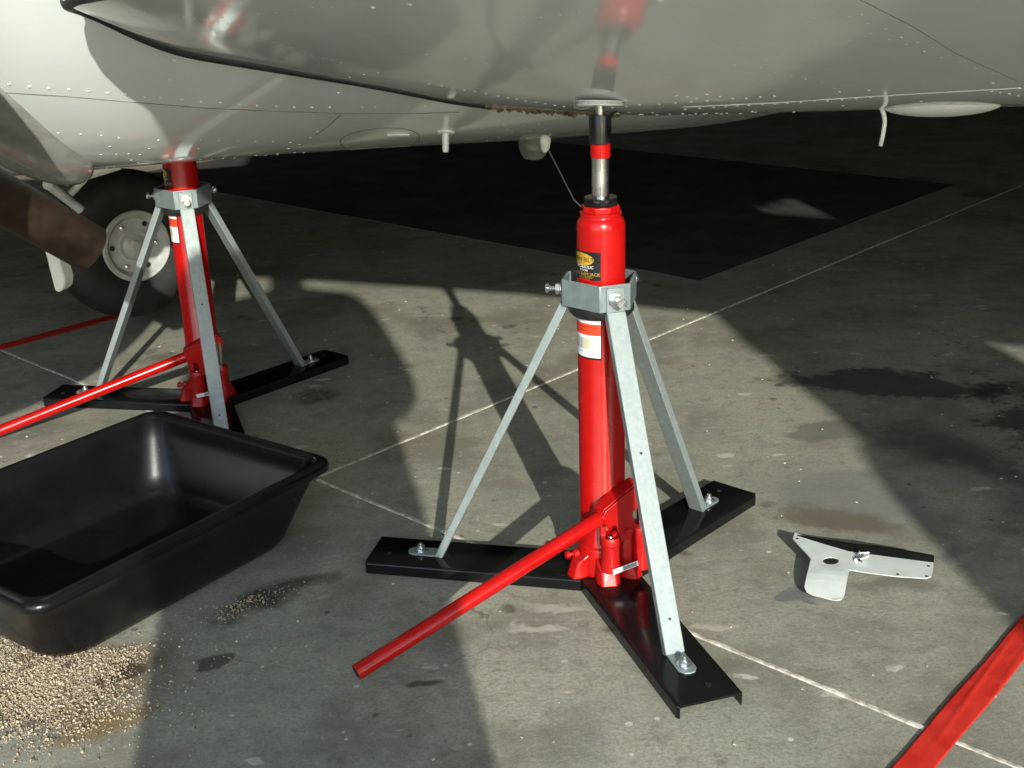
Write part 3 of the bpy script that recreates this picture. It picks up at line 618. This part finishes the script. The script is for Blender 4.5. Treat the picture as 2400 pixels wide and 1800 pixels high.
    lk = MB(); lk.box(pf + Vector((-.012, .004, .110)), (.010, .010, .046)); lk.cyl(pf + Vector((-.018, .004, .134)), pf + Vector((-.004, .004, .134)), .0085, 16)
    lk.cyl(Vector((pf.x, pf.y, .1)), Vector((c.x, c.y, c.z)), .006, 12); lk.cyl(Vector((pm.x, pm.y, .116)), Vector((pm.x - .006, pm.y + .004, .15)), .009, 14)
    lk.build('link', RED_CAST, J, bevel=.002, smooth=40)
    # printed labels
    r = RB + .0003; m = wrap_rect(MB(), r, R(140), R(265), .5155, .5585, 26); lb = m.build('label', BLACKV, J)
    wrap_disc(MB(), r + .00025, R(212), .5465, .0238, .0098).build('emblem', GOLDV, lb)
    text_mesh('TURN BILT', .0095, r + .0005, .5462, R(214), BLACKV, lb); text_mesh('HYDRAULIC', .0062, r + .0003, .5352, R(222), WHITEP, lb); text_mesh('8 TON', .0050, r + .0003, .5302, R(222), WHITEP, lb)
    text_mesh('LONG RAM JACK', .0072, r + .0003, .5245, R(221), GOLDV, lb); text_mesh('LOW PROFILE', .0040, r + .0003, .5200, R(226), GOLDV, lb); text_mesh('WARNING', .0045, r + .0003, .5165, R(222), ORANGEV, lb)
    r2 = r + .00005; lb2 = wrap_rect(MB(), r2, R(158), R(267), .392, .4565, 24).build('warning_label', BLACKV, J)
    wrap_rect(MB(), r2 + .00015, R(161), R(264), .3950, .4560, 24).build('label_face', WHITEP, lb2)
    wrap_rect(MB(), r2 + .0003, R(159), R(264), .4300, .4480, 24).build('label_band', ORANGEV, lb2)
    text_mesh('CAUTION READ MANUAL', .0036, r2 + .0006, .4425, R(222), BLACKV, lb2); text_mesh('BEFORE USE', .0034, r2 + .0006, .4370, R(222), BLACKV, lb2)
    bc = MB(); x = R(190)
    for k in range(13):
        wv = random.choice((.0006, .001, .0016)) / r2; wrap_rect(bc, r2 + .0004, x, x + wv, .4075, .4250, 2); x += wv + random.choice((.0010, .0014, .002)) / r2
    bc.build('barcode', GREYV, lb2); wrap_rect(MB(), r2 + .00055, R(219), R(239), .4080, .4245, 4).build('label_patch', STRAWV, lb2)
    text_mesh('97568', .0042, r2 + .0004, .4030, R(210), GREYV, lb2)
    # small sticker across the foot
    s0 = Vector((.0310, -.0672, .0545)); Ms = frame(s0, (.94, .34, .16), (.32, -.94, .10)); sk = MB().prism([(-.022, -.0042), (.022, -.0042), (.022, .0042), (-.022, .0042)], Ms, .0008).build('sticker', WHITEP, J)
    bx = MB().prism([(-.004, -.0030), (.019, -.0030), (.019, .0030), (-.004, .0030)], Ms @ Matrix.Translation((0, 0, .0009)), .0002).build('sticker_print', GREYV, sk)
    return J
def copy_tree(o, parent=None):
    c = o.copy(); COL.objects.link(c); c.parent = parent
    for ch in list(o.children): copy_tree(ch, c)
    return c
jack = make_jack(); jack.location = (0.1392, 1.754, 0)
tag(jack, 'red hydraulic jack in full sun with its tripod of zinc struts, nearest the camera', 'jack', 'red tripod jacks under the aircraft')
jack2 = copy_tree(jack); jack2.location = (-0.7064, 2.6253, 0); jack2.rotation_euler = (0, 0, R(2.0))
for ch in jack2.children:                                       # its bottle is turned a little in the stand
    if not ch.name.startswith(('base_beam', 'collar', 'rubber_ring', 'strut')): ch.rotation_euler = (0, 0, R(-15))
tag(jack2, 'shaded red hydraulic jack behind the black tray, beside the aircraft wheel', 'jack', 'red tripod jacks under the aircraft')

# ------------------------------------------------------------------ black tray
def rrect(hx, hy, r, z, n=8):
    P = []
    for cx, cy, a0 in ((hx - r, hy - r, 0), (-hx + r, hy - r, PI / 2), (-hx + r, -hy + r, PI), (hx - r, -hy + r, 1.5 * PI)):
        for k in range(n + 1):
            a = a0 + PI / 2 * k / n; P.append((cx + r * math.cos(a), cy + r * math.sin(a), z))
    return P
def make_tray():
    hx, hy = .243, .303
    prf = [(-.16, .0075), (-.095, .0075), (-.078, .009), (-.066, .014), (-.058, .024), (-.050, .045), (-.034, .110), (-.024, .142), (-.020, .148), (-.014, .1515), (-.008, .151), (-.002, .147), (.0, .140), (-.001, .133), (-.005, .1305), (-.013, .1305), (-.018, .126), (-.026, .105), (-.046, .040), (-.054, .016), (-.062, .005), (-.075, .0012), (-.16, .001)]
    rows = []
    for ins, z in prf:
        r = .034 if ins > -.022 else min(.034 + (-ins - .022) * 1.0, .062) if ins > -.1 else .03
        rows.append([Vector(p) for p in rrect(hx + ins, hy + ins, r, z)])
    m = MB().grid(rows, closev=True); k = len(rows[0]); m.f.append(tuple(range(k))); n = (len(rows) - 1) * k; m.f.append(tuple(n + i for i in reversed(range(k))))
    t = m.build('drip_tray', TRAYM, smooth=60)
    t.location = (-.686, 1.838, 0); t.rotation_euler = (0, 0, R(-35.9)); return t
tray = make_tray(); tag(tray, 'deep black plastic drip tray on the concrete beside the absorbent granules', 'tray')

# ------------------------------------------------------------------ white plate on the floor with its screws
def make_bracket():
    out = [(1862, 1257), (1925, 1276), (1990, 1293), (2062, 1302), (2130, 1310), (2188, 1317), (2187, 1336), (2183, 1350), (2172, 1354), (2100, 1350), (2040, 1343), (1991, 1336), (1987, 1352), (1979, 1396), (1973, 1405), (1960, 1408), (1945, 1405), (1925, 1400), (1905, 1396), (1890, 1389), (1885, 1378), (1892, 1345), (1901, 1312), (1880, 1292), (1858, 1270)]
    def zt(y, x): return .020 if x > 1995 or y < 1338 else .020 - .013 * min(1.0, (y - 1338) / 66)
    pts = [at_z(x, y, zt(y, x)) for x, y in out]
    hole = [at_z(1947 + 19 * math.cos(2 * PI * k / 20), 1316 + 8 * math.sin(2 * PI * k / 20), .020) for k in range(20)]
    yb = at_z(1945, 1338, .020).y; ye = at_z(1945, 1404, .007).y; xr = at_z(1995, 1340, .020).x
    bm = bmesh.new(); vo = [bm.verts.new((p.x, p.y, 0)) for p in pts]; vh = [bm.verts.new((p.x, p.y, 0)) for p in hole]
    ed = [bm.edges.new((vo[i], vo[(i + 1) % len(vo)])) for i in range(len(vo))] + [bm.edges.new((vh[i], vh[(i + 1) % 20])) for i in range(20)]
    bmesh.ops.triangle_fill(bm, edges=ed, use_beauty=True)
    bmesh.ops.subdivide_edges(bm, edges=[e for e in bm.edges if e.calc_length() > .02], cuts=2, use_grid_fill=True)
    bmesh.ops.recalc_face_normals(bm, faces=bm.faces)
    hc = sum((Vector(p) for p in hole), Vector()) / 20
    for v in bm.verts:
        x, y = v.co.x, v.co.y; u = (x - .58); tongue = max(0, 1.765 - y)
        tt = max(0.0, min(1.0, (yb - y) / (yb - ye))) if x < xr else 0.0
        z = .020 - .013 * tt * tt * (1.6 - .6 * tt) + .05 * (y - yb) * (1 - tt)
        dd = math.hypot(x - hc.x, y - hc.y); z -= .0014 * math.exp(-(dd / .022) ** 2)
        v.co.z = max(z, .004)
    me = bpy.data.meshes.new('plate'); bm.to_mesh(me); bm.free()
    me.shade_flat(); o = bpy.data.objects.new('mounting_bracket', me); COL.objects.link(o); me.materials.append(BRACKM)
    s = o.modifiers.new('thickness', 'SOLIDIFY'); s.thickness = .0016; s.offset = 0
    return o
br = make_bracket(); tag(br, 'white painted metal bracket with a round hole lying on the concrete', 'bracket')
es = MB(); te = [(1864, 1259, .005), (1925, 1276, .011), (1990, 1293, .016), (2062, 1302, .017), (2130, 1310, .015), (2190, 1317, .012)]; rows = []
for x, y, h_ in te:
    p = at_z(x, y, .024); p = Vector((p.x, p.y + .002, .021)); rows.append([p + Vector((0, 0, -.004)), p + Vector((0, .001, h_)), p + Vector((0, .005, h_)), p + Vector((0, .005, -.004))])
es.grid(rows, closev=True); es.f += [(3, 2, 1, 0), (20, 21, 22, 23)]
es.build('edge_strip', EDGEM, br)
def zb(x, y): return at_z(x, y, .024)
for x, y in ((1868, 1267), (2176, 1325), (2172, 1347), (2104, 1343)):
    p = at_z(x, y, .022); MB().lathe([(.0026, 0), (.0026, .0006)], 12, Vector((p.x, p.y, .020 + .05 * (p.y - 1.73) + .0011))).build('screw_hole', DARKHOLE, br)
for k, (x, y, dx, dy, dz, lbl) in enumerate(((2013, 1316, .25, -.9, .35, 'small dark screw lying head down on the white bracket, left of the screw pile'), (2024, 1313, .9, -.1, .35, 'small bright screw standing on end in the pile on the white bracket'), (2022, 1305, .95, -.25, .15, 'small brassy screw lying across the top of the pile on the white bracket'))):
    p = zb(x, y); p = Vector((p.x, p.y, .0255 + .003 * k)); d = Vector((dx, dy, dz)).normalized()
    sc = MB().lathe([(.0045, 0), (.0045, .0022), (.0020, .0030), (.0019, .014), (.0006, .017)], 14, p - d * .006, d).build('screw', BOLTM if k else CHROME, smooth=45)
    tag(sc, lbl, 'screw', 'screws lying on the white bracket')

# ------------------------------------------------------------------ red tape strips
def tape(c0, c1, wid, name_label, seg=90):
    d = (c1 - c0).normalized(); q = Vector((d.y, -d.x, 0)); Ln = (c1 - c0).length; rows = []
    for i in range(seg + 1):
        s = i / seg; row = []
        for j in range(15):
            v = j / 14 * 2 - 1; x = s * Ln
            z = .0034 + .0022 * max(0, math.sin((v * 2.2 + x * 5 + 1.0) * 2.4)) ** 6 * (0.5 + .5 * math.sin(x * 11 + 1)) * (1 - v * v) + random.uniform(0, .0002)
            e = .0009 * math.sin(x * 23 + v) + random.uniform(-.0003, .0003)
            row.append(c0 + d * x + q * (v * wid / 2 + e * v * v) + Vector((0, 0, z)))
        rows.append(row)
    low = [[p - Vector((0, 0, .0031)) if 0 < j < 14 else Vector((p.x, p.y, .0001)) for j, p in enumerate(r)] for r in (rows[0], rows[-1])]
    m = MB().grid(rows); o = m.build('red_tape', TAPEM, smooth=60); s = o.modifiers.new('thickness', 'SOLIDIFY'); s.thickness = .0004; s.offset = -1
    tag(o, name_label, 'tape', 'red tape strips on the concrete'); return o
td = Vector((.667, .745, 0)); tq = Vector((.745, -.667, 0))
tc = Vector((0.46, 1.248, 0)) + tq * .0222
tape(tc - td * .35, tc + td * 1.25, .0440, 'wrinkled bright red tape strip crossing the white concrete joint near the bracket')
tc2 = Vector((-1.386, 3.118, 0)); td2 = Vector((.652, .758, 0))
tape(tc2 - td2 * .6, tc2 + td2 * .50, .0450, 'dull red tape strip in the shade beneath the aircraft wheel')

# ------------------------------------------------------------------ absorbent granules (stuff), chips
def granules(name, spots, label, seed):
    rnd = random.Random(seed); m = MB()
    for (cx, cy, rx, ry, a, n, fall) in spots:
        for _ in range(n):
            u = rnd.gauss(0, 1); v = rnd.gauss(0, 1)
            if fall < 1 and math.hypot(u, v) > 2.2: continue
            x = cx + rx * (u * math.cos(a) - v * math.sin(a) * ry / rx); y = cy + rx * u * math.sin(a) + ry * v * math.cos(a)
            r = .0006 + .0009 * rnd.random() + .0022 * rnd.random() ** 9; z = r * .5 + (rnd.random() ** 3) * .0022
            q = Quaternion((rnd.gauss(0, 1), rnd.gauss(0, 1), rnd.gauss(0, 1), rnd.gauss(0, 1))).normalized()
            vs = [q @ Vector(p) * r + Vector((x, y, z)) for p in ((1, 0, 0), (-1.2, .1, 0), (0, .9, .2), (0, -1, 0), (.1, 0, .8), (0, .2, -.8))]
            m.add(vs, [(0, 2, 4), (2, 1, 4), (1, 3, 4), (3, 0, 4), (2, 0, 5), (1, 2, 5), (3, 1, 5), (0, 3, 5)])
    o = m.build(name, GRANM, smooth=20, fix=False); tag(o, label, 'absorbent', kind='stuff'); return o
granules('absorbent_granules', [(-.70, 1.50, .055, .045, .4, 9000, .5), (-.66, 1.44, .06, .03, .5, 2600, .5), (-.76, 1.55, .05, .05, .4, 3000, .5), (-.62, 1.545, .035, .02, .6, 1200, .5), (-.60, 1.40, .05, .025, .5, 700, 1), (-.62, 1.47, .12, .09, .4, 700, 1)], 'golden brown absorbent granules spilled under the corner of the black tray', 3)
granules('absorbent_granules', [(-.455, 1.69, .026, .012, .8, 170, .5), (-.41, 1.73, .03, .012, .7, 90, 1), (-.44, 1.70, .06, .03, .7, 80, 1)], 'thin scatter of golden absorbent granules on the dark oil stain by the tray', 5)
rnd = random.Random(11); m = MB()
for _ in range(420):
    x = rnd.uniform(-1.3, 1.3); y = rnd.uniform(1.2, 5.0); r = rnd.uniform(.0008, .0028); a = rnd.uniform(0, PI)
    M = Matrix.Translation((x, y, .0003)) @ Matrix.Rotation(a, 4, 'Z'); m.prism([(-r, -r * .6), (r * .9, -r * .5), (r, r * .5), (-r * .4, r * .8)], M, r * .5)
tag(m.build('grit', SEALM, smooth=20, fix=False), 'pale paint chips and grit scattered over the concrete', 'grit', kind='stuff')

# ------------------------------------------------------------------ unseen camera holder and an added second figure, shaped to cast foreground shadows
def person(loc, rz, pose, label, tall=1.0, coat=None, shade_x=None):
    V, E, Rr = [], [], []
    def chain(pts, rads, root=None):
        prev = root
        for p, r in zip(pts, rads):
            V.append(p); Rr.append(r); i = len(V) - 1
            if prev is not None: E.append((prev, i))
            prev = i
        return prev
    pel = chain([(0, 0, .96)], [(.155, .11)])
    chest = chain([(0, 0, 1.10), (0, 0, 1.26), (0, 0, 1.38)], [(.150, .10), (.170, .115), (.150, .10)], pel)
    chain([(0, 0, 1.47), (0, .01, 1.53), (0, .025, 1.62), (0, .02, 1.70)], [(.055, .06), (.06, .07), (.078, .095), (.055, .07)], chest)
    for s, arm in zip((-1, 1), pose):
        chain([(s * .10, 0, .86), (s * .105, .01, .50), (s * .11, -.01, .10), (s * .115, .12, .04)], [(.085, .09), (.06, .065), (.045, .05), (.04, .03)], pel)
        chain([(s * .19, 0, 1.40)] + arm, [(.06, .06), (.045, .045), (.036, .036), (.035, .03), (.02, .015)][:1 + len(arm)], chest)
    me = bpy.data.meshes.new('person'); me.from_pydata(V, E, []); o = bpy.data.objects.new('person', me); COL.objects.link(o)
    sk = o.modifiers.new('skin', 'SKIN'); sv = me.skin_vertices[0].data
    for i, r in enumerate(Rr): sv[i].radius = r
    sv[0].use_root = True
    ss = o.modifiers.new('smooth', 'SUBSURF'); ss.levels = 2; ss.render_levels = 2
    me.materials.append(CLOTH); o.location = loc; o.rotation_euler = (0, 0, rz); o.scale = (1, 1, tall)
    if coat:
        MB().lathe([(coat[0], coat[1]), (coat[0] * .97, .9), (coat[0] * .9, 1.15), (coat[0] * .88, 1.33), (coat[0] * .6, 1.43)], 36).build('coat', CLOTH, o, smooth=60).scale = (1, .55, 1)  # coat added to close the gap between the legs in the shadow
    if shade_x:
        MB().box((shade_x, -.24, 1.68), (.58, .24, .46)).build('shade_pack', CLOTH, o, bevel=.05, seg=3)  # boxes added behind the shoulders to widen this figure's shadow
        MB().box((shade_x, -.22, 1.28), (.34, .20, .40)).build('shade_pack_low', CLOTH, o, bevel=.04, seg=3)
    tag(o, label, 'person'); return o
ew = Vector((math.cos(R(10.15)), math.sin(R(10.15)), 0)); ev = Vector((-ew.y, ew.x, 0))
person(ew * -.04 + ev * -.40, R(10), ([(-.235, .0, 1.12), (-.13, .14, 1.0), (-.08, .18, .97)], [(.26, .0, 1.10), (.13, .14, 1.0), (.08, .18, .97)]), 'unseen person close behind the camera, long coat added to fill out the shadow', 1.07, (.235, .25))
person(ew * 1.30 + ev * -1.6, R(6), ([(-.26, -.02, 1.15), (-.24, .05, .95), (-.22, .08, .86)], [(.27, .0, 1.16), (.25, .05, .95), (.23, .07, .86)]), 'unseen figure added to cast the right-hand shadow, widened by a shadow-filling pack', 1.0, (.25, .4), .13)
